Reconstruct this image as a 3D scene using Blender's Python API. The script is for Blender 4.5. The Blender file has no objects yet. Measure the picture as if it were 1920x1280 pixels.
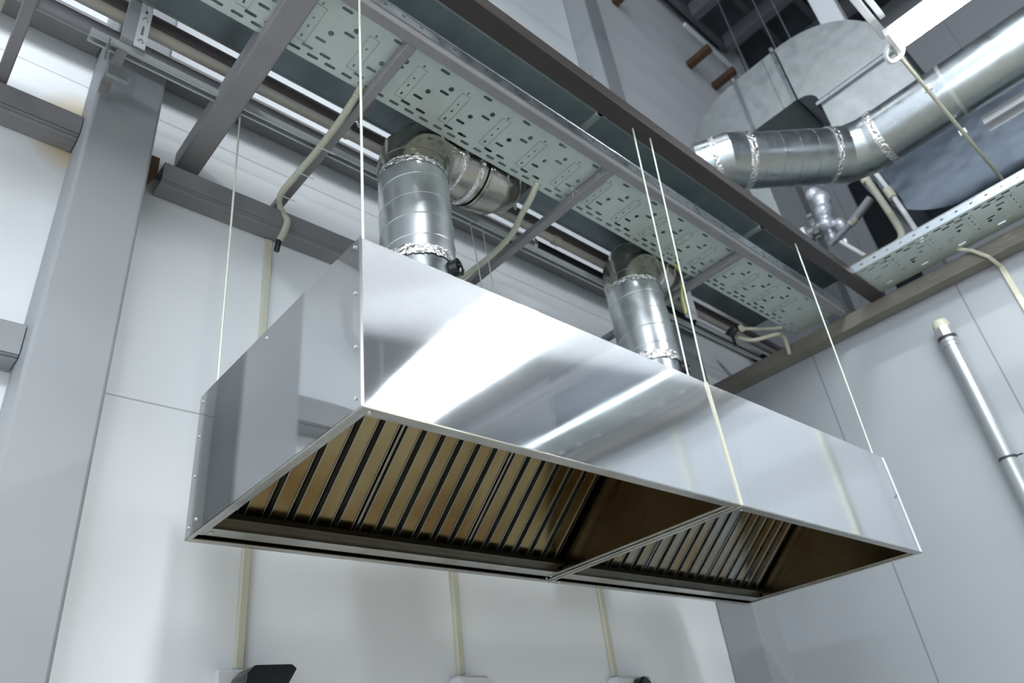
import bpy, bmesh, math, random
from mathutils import Vector, Matrix
random.seed(7)
C = bpy.context.scene.collection
PI = math.pi
# ------------------------------------------------------------------ materials
def mat(name, col, rough=.5, metal=0., noise=None, rnoise=None, bump=None, emit=None, spec=.5, aniso=0, coat=0):
    """noise=(scale, amount, col2)  rnoise=(scale, lo, hi)  bump=(scale, strength, dist[, stretch])"""
    m = bpy.data.materials.new(name); m.use_nodes = True
    nt = m.node_tree; N = nt.nodes; L = nt.links
    b = N['Principled BSDF']
    b.inputs['Base Color'].default_value = (*col, 1); b.inputs['Roughness'].default_value = rough
    b.inputs['Metallic'].default_value = metal; b.inputs['Specular IOR Level'].default_value = spec
    if aniso: b.inputs['Anisotropic'].default_value = aniso
    if coat: b.inputs['Coat Weight'].default_value = coat
    tc = N.new('ShaderNodeTexCoord')
    def nz(scale, detail=4, stretch=None):
        n = N.new('ShaderNodeTexNoise'); n.inputs['Scale'].default_value = scale; n.inputs['Detail'].default_value = detail
        if stretch:
            mp = N.new('ShaderNodeMapping'); mp.inputs['Scale'].default_value = stretch
            L.new(tc.outputs['Object'], mp.inputs['Vector']); L.new(mp.outputs[0], n.inputs['Vector'])
        else: L.new(tc.outputs['Object'], n.inputs['Vector'])
        return n
    if noise:
        n = nz(noise[0], 5, noise[3] if len(noise) > 3 else None)
        r = N.new('ShaderNodeValToRGB'); r.color_ramp.elements[0].position = .35; r.color_ramp.elements[1].position = .68
        r.color_ramp.elements[0].color = (*col, 1)
        c2 = noise[2]; a = noise[1]
        r.color_ramp.elements[1].color = tuple(col[i]*(1-a)+c2[i]*a for i in range(3)) + (1,)
        L.new(n.outputs['Fac'], r.inputs[0]); L.new(r.outputs[0], b.inputs['Base Color'])
    if rnoise:
        n = nz(rnoise[0], 6, rnoise[3] if len(rnoise) > 3 else None); mr = N.new('ShaderNodeMapRange')
        mr.inputs['From Min'].default_value = .3; mr.inputs['From Max'].default_value = .7
        mr.inputs['To Min'].default_value = rnoise[1]; mr.inputs['To Max'].default_value = rnoise[2]
        L.new(n.outputs['Fac'], mr.inputs['Value']); L.new(mr.outputs[0], b.inputs['Roughness'])
    if bump:
        n = nz(bump[0], 3, bump[3] if len(bump) > 3 else None); bp = N.new('ShaderNodeBump')
        bp.inputs['Strength'].default_value = bump[1]; bp.inputs['Distance'].default_value = bump[2]
        L.new(n.outputs['Fac'], bp.inputs['Height']); L.new(bp.outputs[0], b.inputs['Normal'])
    if emit:
        b.inputs['Emission Color'].default_value = (*emit[0], 1); b.inputs['Emission Strength'].default_value = emit[1]
    return m
M = {}
M['steel'] = mat('brushed stainless steel', (.70, .72, .74), .06, 1, rnoise=(2.2, .035, .085))
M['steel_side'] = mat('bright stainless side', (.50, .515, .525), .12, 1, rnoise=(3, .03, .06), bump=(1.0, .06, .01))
M['steel_edge'] = mat('folded stainless edge', (.50, .50, .47), .28, 1, noise=(9, .6, (.30, .28, .22)))
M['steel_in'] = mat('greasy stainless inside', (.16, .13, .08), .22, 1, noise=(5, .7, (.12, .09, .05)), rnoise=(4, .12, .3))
M['baffle'] = mat('heat tinted baffle steel', (.35, .305, .19), .22, 1, noise=(3.2, .9, (.19, .115, .04), (1, .7, .7)), rnoise=(5, .16, .32))
M['baffle_cool'] = mat('grey baffle steel', (.36, .36, .33), .24, 1, noise=(6, .85, (.34, .22, .08), (1, .6, .6)), rnoise=(5, .16, .32))
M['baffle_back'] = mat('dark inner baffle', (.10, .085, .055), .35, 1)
M['galv'] = mat('galvanised sheet', (.40, .44, .46), .33, .95, noise=(22, .5, (.34, .38, .40)), rnoise=(12, .25, .42))
M['galv_duct'] = mat('galvanised spiral duct', (.58, .62, .64), .34, .85, noise=(14, .3, (.58, .62, .64)), rnoise=(10, .26, .4))
M['galv_dull'] = mat('dull galvanised steel', (.46, .49, .50), .42, .75, noise=(16, .6, (.38, .42, .41)), rnoise=(9, .34, .52))
M['galv_tray'] = mat('galvanised tray', (.50, .57, .545), .42, .5, noise=(7, .7, (.58, .64, .60)), rnoise=(9, .32, .5))
M['strut'] = mat('bright zinc strut', (.52, .55, .56), .4, .35, noise=(12, .4, (.44, .47, .48)))
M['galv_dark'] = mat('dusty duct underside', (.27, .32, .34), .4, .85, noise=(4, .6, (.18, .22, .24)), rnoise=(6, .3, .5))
M['elbow'] = mat('stainless elbow', (.44, .43, .39), .25, 1, noise=(5, .5, (.34, .31, .26)), rnoise=(8, .16, .32))
M['foil'] = mat('crinkled foil tape', (.80, .80, .80), .22, 1, bump=(48, 1, .02), rnoise=(30, .1, .35))
M['paint_white'] = mat('white coated panel', (.80, .83, .87), .38)
M['column'] = mat('grey painted steel', (.29, .315, .34), .5, 0, noise=(1.6, .8, (.335, .345, .345)), bump=(160, .12, .002))
M['tube'] = mat('grey painted tube', (.215, .212, .225), .5, 0, noise=(5, .5, (.28, .28, .28)), bump=(90, .1, .002))
M['brown'] = mat('grey brown painted beam', (.20, .19, .165), .5, 0, noise=(3, .6, (.15, .14, .12)))
M['dark'] = mat('dark painted beam', (.032, .027, .026), .5, 0, noise=(4, .5, (.045, .036, .034)))
M['pipe'] = mat('beige grey pipe', (.42, .41, .37), .45, 0, noise=(5, .6, (.28, .25, .22), (.3, 1, 1)))
M['pipe_dark'] = mat('dark primer pipe', (.11, .095, .10), .45, 0, noise=(4, .5, (.07, .055, .06)))
M['pipe_grey'] = mat('grey steel pipe', (.30, .31, .34), .42, .2, noise=(3, .5, (.22, .23, .25), (.3, 1, 1)))
M['foam'] = mat('black pipe insulation', (.015, .016, .02), .7, bump=(40, .4, .004))
M['cream'] = mat('cream plastic', (.62, .62, .50), .45, noise=(3, .5, (.52, .51, .38), (1, 1, .3)))
M['cream2'] = mat('aged corrugated plastic', (.52, .53, .43), .5, noise=(6, .5, (.40, .40, .30)))
M['white'] = mat('white plastic', (.72, .74, .76), .4)
M['whitesteel'] = mat('white coated bracket', (.66, .69, .72), .35, .1)
M['black'] = mat('black plastic', (.012, .013, .014), .22)
M['rod'] = mat('zinc threaded rod', (.60, .66, .56), .4, .35, bump=(3, 0, 0))
M['bolt'] = mat('zinc bolt', (.70, .72, .70), .3, 1)
M['silver'] = mat('silver painted pipe', (.42, .45, .46), .3, .55, noise=(5, .4, (.36, .39, .40)))
M['rubber'] = mat('dark rubber', (.03, .032, .035), .6)
M['lamp'] = mat('lit lamp diffuser', (.9, .95, 1), .4, emit=((.93, .97, 1.0), 48))
M['floor'] = mat('warm grey floor', (.36, .33, .27), .5, noise=(1.5, .6, (.30, .27, .21)))
M['roof'] = mat('dark roof sheeting', (.10, .11, .13), .6)
M['truss'] = mat('dark roof steel', (.13, .135, .15), .6)
M['rust'] = mat('brown primer steel', (.10, .055, .03), .6)
M['green'] = mat('yellow green wire', (.45, .45, .05), .5)
M['lens'] = mat('dark glass', (.02, .025, .03), .2)
M['endgrey'] = mat('light grey wall sheet', (.60, .61, .64), .5)
M['shiny'] = mat('polished galvanised duct', (.13, .155, .185), .18, 1, noise=(3, .5, (.10, .12, .145)), bump=(1.6, .5, .02))
M['lagging'] = mat('silver foil lagging', (.72, .75, .82), .35, .6, bump=(12, .6, .03))

def two_lobe(m, rough2, fac, col, an=.85):
    nt = m.node_tree; N = nt.nodes; L = nt.links; b = N['Principled BSDF']; o = N['Material Output']
    g = N.new('ShaderNodeBsdfAnisotropic'); g.inputs['Color'].default_value = (*col, 1); g.inputs['Roughness'].default_value = rough2; g.inputs['Anisotropy'].default_value = an
    cv = N.new('ShaderNodeCombineXYZ'); cv.inputs[2].default_value = 1; L.new(cv.outputs[0], g.inputs['Tangent'])
    x = N.new('ShaderNodeMixShader'); x.inputs[0].default_value = fac
    L.new(b.outputs[0], x.inputs[1]); L.new(g.outputs[0], x.inputs[2]); L.new(x.outputs[0], o.inputs['Surface'])
two_lobe(M['steel'], .30, .20, (.70, .72, .75), .93)
two_lobe(M['steel_side'], .3, .06, (.5, .51, .52))
def wall_mat(name, base, axis, groove, joints, jw=.004, wave=.0, tint=None, stain=None):
    """ribbed sandwich panel: fine grooves + real joint lines, measured along one object axis"""
    m = bpy.data.materials.new(name); m.use_nodes = True; nt = m.node_tree; N = nt.nodes; L = nt.links
    b = N['Principled BSDF']; b.inputs['Roughness'].default_value = .36; b.inputs['Specular IOR Level'].default_value = .45
    tc = N.new('ShaderNodeTexCoord'); sp = N.new('ShaderNodeSeparateXYZ'); L.new(tc.outputs['Object'], sp.inputs[0])
    v = sp.outputs[axis]
    def math_(op, a, bb=None, c=None):
        n = N.new('ShaderNodeMath'); n.operation = op
        for i, x in enumerate((a, bb, c)):
            if x is None: continue
            if isinstance(x, (int, float)): n.inputs[i].default_value = x
            else: L.new(x, n.inputs[i])
        return n.outputs[0]
    acc = None
    for j in joints:
        d = math_('COMPARE', v, j, jw)
        acc = d if acc is None else math_('MAXIMUM', acc, d)
    mx = N.new('ShaderNodeMix'); mx.data_type = 'RGBA'
    mx.inputs[6].default_value = (*base, 1); mx.inputs[7].default_value = (base[0]*.6, base[1]*.6, base[2]*.6, 1)
    L.new(acc, mx.inputs[0])
    out = mx.outputs[2]
    n1 = N.new('ShaderNodeTexNoise'); n1.inputs['Scale'].default_value = .9; n1.inputs['Detail'].default_value = 2
    L.new(tc.outputs['Object'], n1.inputs['Vector'])
    mm = N.new('ShaderNodeMix'); mm.data_type = 'RGBA'; mm.blend_type = 'MULTIPLY'
    mm.inputs[7].default_value = (.93, .95, .95, 1); L.new(out, mm.inputs[6]); L.new(n1.outputs['Fac'], mm.inputs[0])
    out = mm.outputs[2]
    if stain:   # rust run beside the column
        (sx, sz), rx, rz, sc = stain
        dx = math_('DIVIDE', math_('SUBTRACT', sp.outputs['X'], sx), rx); dz = math_('DIVIDE', math_('SUBTRACT', sp.outputs['Z'], sz), rz)
        rr = math_('ADD', math_('MULTIPLY', dx, dx), math_('MULTIPLY', dz, dz))
        k = math_('MULTIPLY', math_('MAXIMUM', math_('SUBTRACT', 1.0, rr), 0.0), .85)
        ms = N.new('ShaderNodeMix'); ms.data_type = 'RGBA'; ms.inputs[7].default_value = (*sc, 1)
        L.new(out, ms.inputs[6]); L.new(k, ms.inputs[0]); out = ms.outputs[2]
    L.new(out, b.inputs['Base Color'])
    # shallow rib profile
    fr = math_('FRACT', math_('DIVIDE', v, groove)); g1 = math_('COMPARE', fr, .5, .035)
    ww = math_('SINE', math_('MULTIPLY', v, 2*PI/(groove*5)))
    h = math_('ADD', math_('MULTIPLY', ww, wave), math_('MULTIPLY', g1, -.25)); h = math_('ADD', h, math_('MULTIPLY', acc, -1))
    bp = N.new('ShaderNodeBump'); bp.inputs['Strength'].default_value = .55; bp.inputs['Distance'].default_value = .004
    L.new(h, bp.inputs['Height']); L.new(bp.outputs[0], b.inputs['Normal'])
    return m
M['wall_back'] = wall_mat('white ribbed wall panel', (.85, .875, .90), 'Z', .1, [.71, 2.245, 3.8], .0035, 1.2, stain=((-.5, 1.93), .19, .26, (.60, .40, .11)))
M['wall_right'] = wall_mat('grey ribbed partition panel', (.37, .395, .42), 'Y', .2, [1.69, .61, -.475, -1.56, -2.64, -3.73, -4.8], .005, .3)
M['wall_far'] = wall_mat('pale end wall panel', (.46, .48, .50), 'Y', .2, [1.2, 0, -1.2, -2.4], .005, .2)

# ------------------------------------------------------------------ mesh helpers
class MB:
    def __init__(s): s.v = []; s.f = []
    def add(s, vs, fs):
        o = len(s.v); s.v += [tuple(v) for v in vs]; s.f += [tuple(i+o for i in f) for f in fs]; return s
    def box(s, x0, y0, z0, x1, y1, z1):
        x0, x1 = sorted((x0, x1)); y0, y1 = sorted((y0, y1)); z0, z1 = sorted((z0, z1))
        return s.add([(x0,y0,z0),(x1,y0,z0),(x1,y1,z0),(x0,y1,z0),(x0,y0,z1),(x1,y0,z1),(x1,y1,z1),(x0,y1,z1)],
                     [(0,3,2,1),(4,5,6,7),(0,1,5,4),(1,2,6,5),(2,3,7,6),(3,0,4,7)])
    def prism(s, poly, axis, a, b):
        """poly: 2-D outline in the other two axes (in x,y,z order); extruded along axis from a to b"""
        def P(p, t):
            q = list(p); q.insert('xyz'.index(axis), t); return q
        n = len(poly)
        return s.add([P(p, a) for p in poly]+[P(p, b) for p in poly],
                     [tuple(range(n))[::-1], tuple(range(n, 2*n))]+[(i, (i+1) % n, n+(i+1) % n, n+i) for i in range(n)])
    def sweep(s, pts, rad, seg=24, cap=True, hole=None):
        pts = [Vector(p) for p in pts]; n = len(pts)
        if not hasattr(rad, '__len__'): rad = [rad]*n
        d = []
        for i in range(n-1):
            e = pts[i+1]-pts[i]; d.append(e.normalized() if e.length > 1e-9 else (d[-1] if d else Vector((0,0,1))))
        a = d[0].orthogonal().normalized(); b = d[0].cross(a); vs = []; cur = d[0]
        for i in range(n):
            if i == 0: din, dout = d[0], d[0]
            elif i == n-1: din = dout = d[-1]
            else: din, dout = d[i-1], d[i]
            if (cur-din).length > 1e-6:
                q = cur.rotation_difference(din); a = q @ a; b = q @ b; cur = din
            t = (din+dout)
            t = t.normalized() if t.length > 1e-6 else din
            for k in range(seg):
                u = 2*PI*k/seg; o = (a*math.cos(u)+b*math.sin(u))*rad[i]
                o = o-din*(o.dot(t)/max(.3, din.dot(t))); vs.append(pts[i]+o)
        fs = []
        for i in range(n-1):
            for k in range(seg):
                k2 = (k+1) % seg; fs.append((i*seg+k, i*seg+k2, (i+1)*seg+k2, (i+1)*seg+k))
        if cap: fs += [tuple(range(seg))[::-1], tuple((n-1)*seg+k for k in range(seg))]
        return s.add(vs, fs)
    def cyl(s, p0, p1, r, seg=24, r2=None, cap=True): return s.sweep([p0, p1], [r, r if r2 is None else r2], seg, cap)
    def ball(s, c, r, seg=16, sc=(1,1,1)):
        vs = []; fs = []; R = seg//2
        for i in range(R+1):
            th = PI*i/R
            for k in range(seg):
                ph = 2*PI*k/seg
                vs.append((c[0]+r*sc[0]*math.sin(th)*math.cos(ph), c[1]+r*sc[1]*math.sin(th)*math.sin(ph), c[2]+r*sc[2]*math.cos(th)))
        for i in range(R):
            for k in range(seg):
                k2 = (k+1) % seg; fs.append((i*seg+k, (i+1)*seg+k, (i+1)*seg+k2, i*seg+k2))
        return s.add(vs, fs)
def obj(name, mb, m, parent=None, loc=None, label=None, cat=None, group=None, kind=None, sharp=32, bevel=0):
    base = Vector((0,0,0)); par = parent
    while par is not None: base += par.location; par = par.parent
    l = Vector(loc) if loc is not None else Vector((0,0,0))
    if parent is not None and loc is None: l = Vector((0,0,0))
    off = base if parent is not None else l
    if parent is not None and loc is not None: off = base+(l-base); l = l-base
    me = bpy.data.meshes.new(name); me.from_pydata([tuple(Vector(v)-off) for v in mb.v], [], mb.f)
    bm = bmesh.new(); bm.from_mesh(me); bmesh.ops.recalc_face_normals(bm, faces=bm.faces); bm.to_mesh(me); bm.free()
    me.polygons.foreach_set('use_smooth', [True]*len(me.polygons)); me.set_sharp_from_angle(angle=math.radians(sharp))
    me.materials.append(M[m] if isinstance(m, str) else m)
    o = bpy.data.objects.new(name, me); C.objects.link(o); o.location = l
    if parent is not None: o.parent = parent
    tag(o, label, cat, group, kind)
    if bevel:
        bv = o.modifiers.new('soft_edges', 'BEVEL'); bv.width = bevel; bv.segments = 2; bv.limit_method = 'ANGLE'
    return o
def tag(o, label=None, cat=None, group=None, kind=None):
    if label: o['label'] = label
    if cat: o['category'] = cat
    if group: o['group'] = group
    if kind: o['kind'] = kind
    return o
def thing(name, label, cat, loc=(0,0,0), group=None):
    o = bpy.data.objects.new(name, None); C.objects.link(o); o.location = loc; o.empty_display_size = .1
    return tag(o, label, cat, group)
def arc(c, r, a0, a1, n, plane='xz'):
    out = []
    for i in range(n+1):
        a = math.radians(a0+(a1-a0)*i/n); u, v = r*math.cos(a), r*math.sin(a)
        out.append({'xz': (c[0]+u, c[1], c[2]+v), 'yz': (c[0], c[1]+u, c[2]+v), 'xy': (c[0]+u, c[1]+v, c[2])}[plane])
    return out
def smooth_path(P, n=8):
    P = [Vector(p) for p in P]; out = []
    Q = [P[0]*2-P[1]]+P+[P[-1]*2-P[-2]]
    for i in range(1, len(Q)-2):
        for k in range(n):
            t = k/n; a, b, c, d = Q[i-1], Q[i], Q[i+1], Q[i+2]
            out.append(.5*((2*b)+(c-a)*t+(2*a-5*b+4*c-d)*t*t+(3*b-a-3*c+d)*t**3))
    out.append(P[-1]); return out
def corrugated(pts, r, pitch=.008, amp=.0018):
    pts = [Vector(p) for p in pts]; out = []; rad = []
    s = 0; 
    for a, b in zip(pts, pts[1:]):
        L_ = (b-a).length; n = max(1, int(L_/(pitch/2)))
        for k in range(n): out.append(a+(b-a)*k/n)
    out.append(pts[-1])
    rad = [r+(amp if i % 2 else -amp) for i in range(len(out))]
    return MB().sweep(out, rad, 14)

# ------------------------------------------------------------------ the setting
YW = 1.52; FL = -2.0; ROOF = 9.42; XR = 4.42; XE = 9.5
obj('wall_back', MB().box(-5, YW, FL, XE+.1, YW+.1, ROOF), 'wall_back', kind='structure')
obj('wall_right', MB().box(XR, -7, FL, XR+.08, YW, 1.86), 'wall_right', kind='structure')
obj('wall_front', MB().box(-5, -12.1, FL, XE+.1, -12, ROOF), 'truss', kind='structure')
obj('wall_end', MB().box(XE, -12, FL, XE+.1, YW, ROOF), 'wall_far', kind='structure')
obj('floor', MB().box(-5, -12, FL-.1, XE+.1, YW+.1, FL), 'floor', kind='structure')
obj('ceiling', MB().box(-5, -12, ROOF, XE+.1, YW+.1, ROOF+.1), 'roof', kind='structure')
obj('window_1', MB().box(XE-.03, .60, 4.6, XE-.002, .98, 6.75).box(XE-.05, .77, 4.6, XE-.03, .80, 6.75), 'lens', kind='structure')

# columns
def column(x0, x1, y0, label):
    t = thing('steel_column', label, 'column', ((x0+x1)/2, (y0+YW)/2, FL))
    obj('box_section', MB().box(x0, y0, FL+.012, x1, YW-.002, ROOF-.02), 'column', t, bevel=.014)
    obj('base_plate', MB().box(x0-.05, y0-.05, FL, x1+.05, YW-.002, FL+.012), 'column', t)
column(-.497, -.238, 1.25, 'grey painted steel box column against the white wall beside the open hood end')
column(3.655, 3.93, 1.25, 'grey painted steel box column in the corner between white wall and partition')
column(7.9, 8.2, 1.25, 'grey steel column on the white wall high above the partition')
obj('steel_column', MB().box(XE-.3, .28, FL, XE-.01, .56, ROOF-.02), 'column', label='grey steel column on the far end wall beside a dark window opening', cat='column', bevel=.01)

def girt(x0, x1, z0, z1, y0, label, m='tube'):
    # channel: front web, bottom and top flange
    b = MB().box(x0, y0, z0, x1, YW-.003, z0+.006).box(x0, y0, z1-.006, x1, YW-.003, z1).box(x0, y0, z0, x1, y0+.006, z1)
    b.box(x0, y0+.02, z0-.006, x1, y0+.045, z0)
    return obj('wall_girt', b, m, label=label, cat='wall beam', loc=((x0+x1)/2, (y0+YW)/2, z0), bevel=.003)
girt(-3, -.499, 1.815, 1.925, 1.39, 'dark grey channel beam on white wall ending at the column, upper one of that bay')
girt(-3, -.499, .712, .838, 1.39, 'grey box beam on white wall ending at the column, lower one of that bay', 'column')
girt(-.15, 3.65, 1.755, 1.862, 1.39, 'long dark grey channel beam on white wall running behind the hood')
girt(-3, -.499, 2.46, 2.575, 1.39, 'grey wall beam above the pipes on the outer side of the column')
girt(-.236, 3.65, 2.46, 2.575, 1.39, 'grey wall beam above the pipes between the two columns')
obj('gusset_plate', MB().prism([(-.236, 1.72), (-.20, 1.72), (-.165, 1.79), (-.165, 1.90), (-.236, 1.90)], 'y', 1.42, 1.44), 'rust',
    label='small rusty bracket joining the wall beam to the column', cat='bracket', loc=(-.2, 1.43, 1.8))

# partition cap beam
obj('partition_beam', MB().box(4.30, -7, 1.84, 4.42, 1.5, 1.846).box(4.30, -7, 1.84, 4.306, 1.5, 1.952).box(4.30, -7, 1.946, 4.50, 1.5, 1.952), 'brown',
    label='grey brown steel beam along the top of the grey partition', cat='beam', loc=(4.36, -2, 1.84), bevel=.003)

# ------------------------------------------------------------------ extractor hoods
L_H, D_H, H_H = 3.16, 1.008, .5
def bowed(x0, x1, z0, z1, y, sgn, nx=48, nz=20, axis='x', amp=.0045):
    """sheet panel with the slight pillow a riveted thin sheet takes"""
    vs = []; fs = []
    for j in range(nz+1):
        for i in range(nx+1):
            u = i/nx; v = j/nz; a = x0+(x1-x0)*u; z = z0+(z1-z0)*v
            dd = (amp*(1-abs(2*u-1)**9)+.0005*(1-(2*v-1)**2))*sgn
            vs.append((a, y+dd, z) if axis == 'x' else (y+dd, a, z))
    for j in range(nz):
        for i in range(nx):
            a = j*(nx+1)+i; fs.append((a, a+1, a+nx+2, a+nx+1))
    return MB().add(vs, fs)
def solid(o, th, off):
    md = o.modifiers.new('sheet_thickness', 'SOLIDIFY'); md.thickness = th; md.offset = off
def hood(x0, x1, label, open_left, which):
    t = thing('extractor_hood', label, 'extractor hood', ((x0+x1)/2, D_H/2, 0))
    o = obj('front_panel', bowed(x0, x1, .001, H_H, 0, -1, amp=.0022), 'steel', t); 
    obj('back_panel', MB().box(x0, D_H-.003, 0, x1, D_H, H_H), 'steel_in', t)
    obj('top_panel', MB().box(x0+.001, .004, H_H-.004, x1-.001, D_H-.004, H_H-.001), 'galv_dull', t)
    for s, x in ((1, x0), (-1, x1)):
        outer = (s == 1 and which == 0) or (s == -1 and which == 1)
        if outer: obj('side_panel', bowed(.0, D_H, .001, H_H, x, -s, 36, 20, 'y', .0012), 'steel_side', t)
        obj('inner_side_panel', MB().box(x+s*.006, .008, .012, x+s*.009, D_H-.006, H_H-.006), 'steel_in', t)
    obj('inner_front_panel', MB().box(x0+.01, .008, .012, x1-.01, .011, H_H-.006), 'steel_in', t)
    # folded lips round the mouth
    obj('bottom_lip', MB().box(x0, -.003, -.004, x1, .020, .003).box(x0+.01, .014, -.002, x1-.01, .034, .010), 'steel_edge', t, bevel=.002)
    obj('bottom_lip', MB().box(x0, D_H-.024, -.004, x1, D_H+.003, .003), 'steel_edge', t, bevel=.002)
    obj('bottom_lip', MB().box(x0, .020, -.003, x0+.016, D_H-.024, .003).box(x0+.016, .03, .003, x0+.036, D_H-.05, .010), 'steel_edge', t, bevel=.002)
    obj('bottom_lip', MB().box(x1-.016, .020, -.003, x1, D_H-.024, .003).box(x1-.036, .03, .003, x1-.016, D_H-.05, .010), 'steel_edge', t, bevel=.002)
    # grease gutter along the back, sits a little above the lip
    g = MB().box(x0+.035, .900, .006, x1-.02, .962, .010).box(x0+.035, .900, .006, x1-.02, .903, .032).box(x0+.035, .960, .006, x1-.02, .963, .03)
    obj('grease_gutter', g, 'steel_edge', t, bevel=.0015)
    obj('filter_rail', MB().box(x0+.02, .862, .030, x1-.02, .899, .048), 'baffle_back', t)
    # baffle filters: sloping up from the gutter to the front
    n = 3; w = (x1-x0-.07)/n; th = math.radians(40); ys, zs = .905, .055; Ls = .60
    dy, dz = -math.cos(th), math.sin(th); ny, nz_ = -math.sin(th), -math.cos(th)   # along / outward (down-front)
    def P(x, s, d): return (x, ys+dy*s+ny*d, zs+dz*s+nz_*d)
    def plank(b, xa, xb, s0, s1, d0, d1):
        vs = [P(x, s, d) for x in (xa, xb) for s in (s0, s1) for d in (d0, d1)]
        b.add(vs, [(0,1,3,2),(4,6,7,5),(0,4,5,1),(2,3,7,6),(0,2,6,4),(1,5,7,3)])
    for k in range(n):
        fx = x0+.035+k*w; ff = obj('baffle_filter', MB().box(0,0,0,0,0,0), 'baffle_back', t) if False else None
        fr = MB(); plank(fr, fx+.001, fx+w-.001, -.006, 0, -.03, .004); plank(fr, fx+.001, fx+w-.001, Ls, Ls+.006, -.03, .004)
        plank(fr, fx+.001, fx+.004, 0, Ls, -.03, .004); plank(fr, fx+w-.004, fx+w-.001, 0, Ls, -.03, .004)
        f = obj('baffle_filter', fr, 'steel_edge', t)
        m_ = 6; p = (w-.008)/m_; fb = MB(); bk = MB(); sd = MB()
        for i in range(m_):
            a = fx+.004+i*p
            plank(fb, a+p*.16, a+p*.84, .008, Ls-.004, .000, .0015)
            plank(sd, a+p*.14, a+p*.17, .008, Ls-.004, -.024, .0055)
            plank(sd, a+p*.83, a+p*.86, .008, Ls-.004, -.024, .0055)
            plank(bk, a-p*.32 if i else a, a+p*.32, .0, Ls, -.030, -.028)
        plank(bk, fx+w-.004-p*.32, fx+w-.004, .0, Ls, -.030, -.028)
        obj('baffle', fb, 'baffle' if which == 0 else 'baffle_cool', f); obj('baffle_edge', sd, 'galv', f); obj('baffle_backing', bk, 'baffle_back', f)
    # rivets
    pts = []
    if which == 0:
        for z in (.03, .17, .33, .48): pts += [((x0-.001, .022, z), (-1, 0, 0))]
        for z in (.03, .20, .34, .47): pts += [((x0-.001, .985, z), (-1, 0, 0))]
        pts += [((x0-.001, .93, .04), (-1, 0, 0)), ((x0-.001, .52, .47), (-1, 0, 0))]
        pts += [((x0+.03, .012, -.004), (0, 0, -1)), ((x0+.05, .93, .005), (0, 0, -1)), ((x1-.03, .945, .004), (0, 0, -1))]
    else:
        pts += [((x0+.05, .985, -.004), (0, 0, -1)), ((x1-.03, .985, -.004), (0, 0, -1)), ((x0+.04, .03, -.0), (0, 0, -1))]
    for (p, d) in pts:
        p = Vector(p); d = Vector(d); obj('rivet', MB().sweep([p, p+d*.003, p+d*.0045], [.0055, .005, .002], 12), 'bolt', t)
    return t
h1 = hood(0, 1.562, 'long stainless steel extractor hood with mirror end panel, near the grey column', True, 0)
h2 = hood(1.572, L_H, 'stainless steel extractor hood with its end nearest the grey partition', False, 1)
obj('corner_trim', MB().box(-.003, -.004, 0, .004, .0, H_H), 'bolt', h1)
obj('joint_strip', MB().box(1.5625, -.007, -.002, 1.5705, .02, H_H+.002), 'cream', h1, label='cream sealing strip between the two hoods')
obj('corner_trim', MB().box(L_H-.006, -.005, 0, L_H+.003, .0, H_H), 'bolt', h2)

# ------------------------------------------------------------------ hanging rods
def rod(x, y, z1, label, x2=None, y2=None, r=.0042):
    t = thing('threaded_rod', label, 'hanging rod', (x, y, H_H), 'threaded rods carrying the hoods')
    p0, p1 = Vector((x, y, H_H-.01)), Vector((x if x2 is None else x2, y if y2 is None else y2, z1))
    obj('rod', MB().cyl(p0, p1, r, 10), 'rod', t)
    obj('nut', MB().cyl(p0+(0, 0, .012) if False else p0+Vector((0, 0, .012)), p0+Vector((0, 0, .02)), .009, 6), 'bolt', t)
    obj('washer', MB().cyl(p0+Vector((0, 0, .0095)), p0+Vector((0, 0, .0118)), .013, 14), 'bolt', t)
rod(.028, .028, 2.4, 'pale threaded rod at the front corner of the hood nearest the camera', .04, .05)
rod(.035, .965, 2.00, 'pale threaded rod at the back corner of the hood in front of the grey column', .035, 1.035, .0042)
rod(1.50, .03, 1.948, 'first of two pale rods rising at the hood joint, on the long hood', 1.575, .00)
rod(1.615, .03, 1.948, 'second of two pale rods rising at the hood joint, on the hood by the partition', 1.70, -.01)
rod(3.12, .03, 1.95, 'pale threaded rod in front of the grey partition wall', 3.16, .0)
rod(1.42, .965, 2.0, 'thin rod behind the hood joint, the one nearer the first duct', 1.38, 1.035, .0035)
rod(1.50, .965, 2.0, 'thin rod behind the hood joint, the one nearer the second duct', 1.47, 1.035, .0035)

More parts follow.
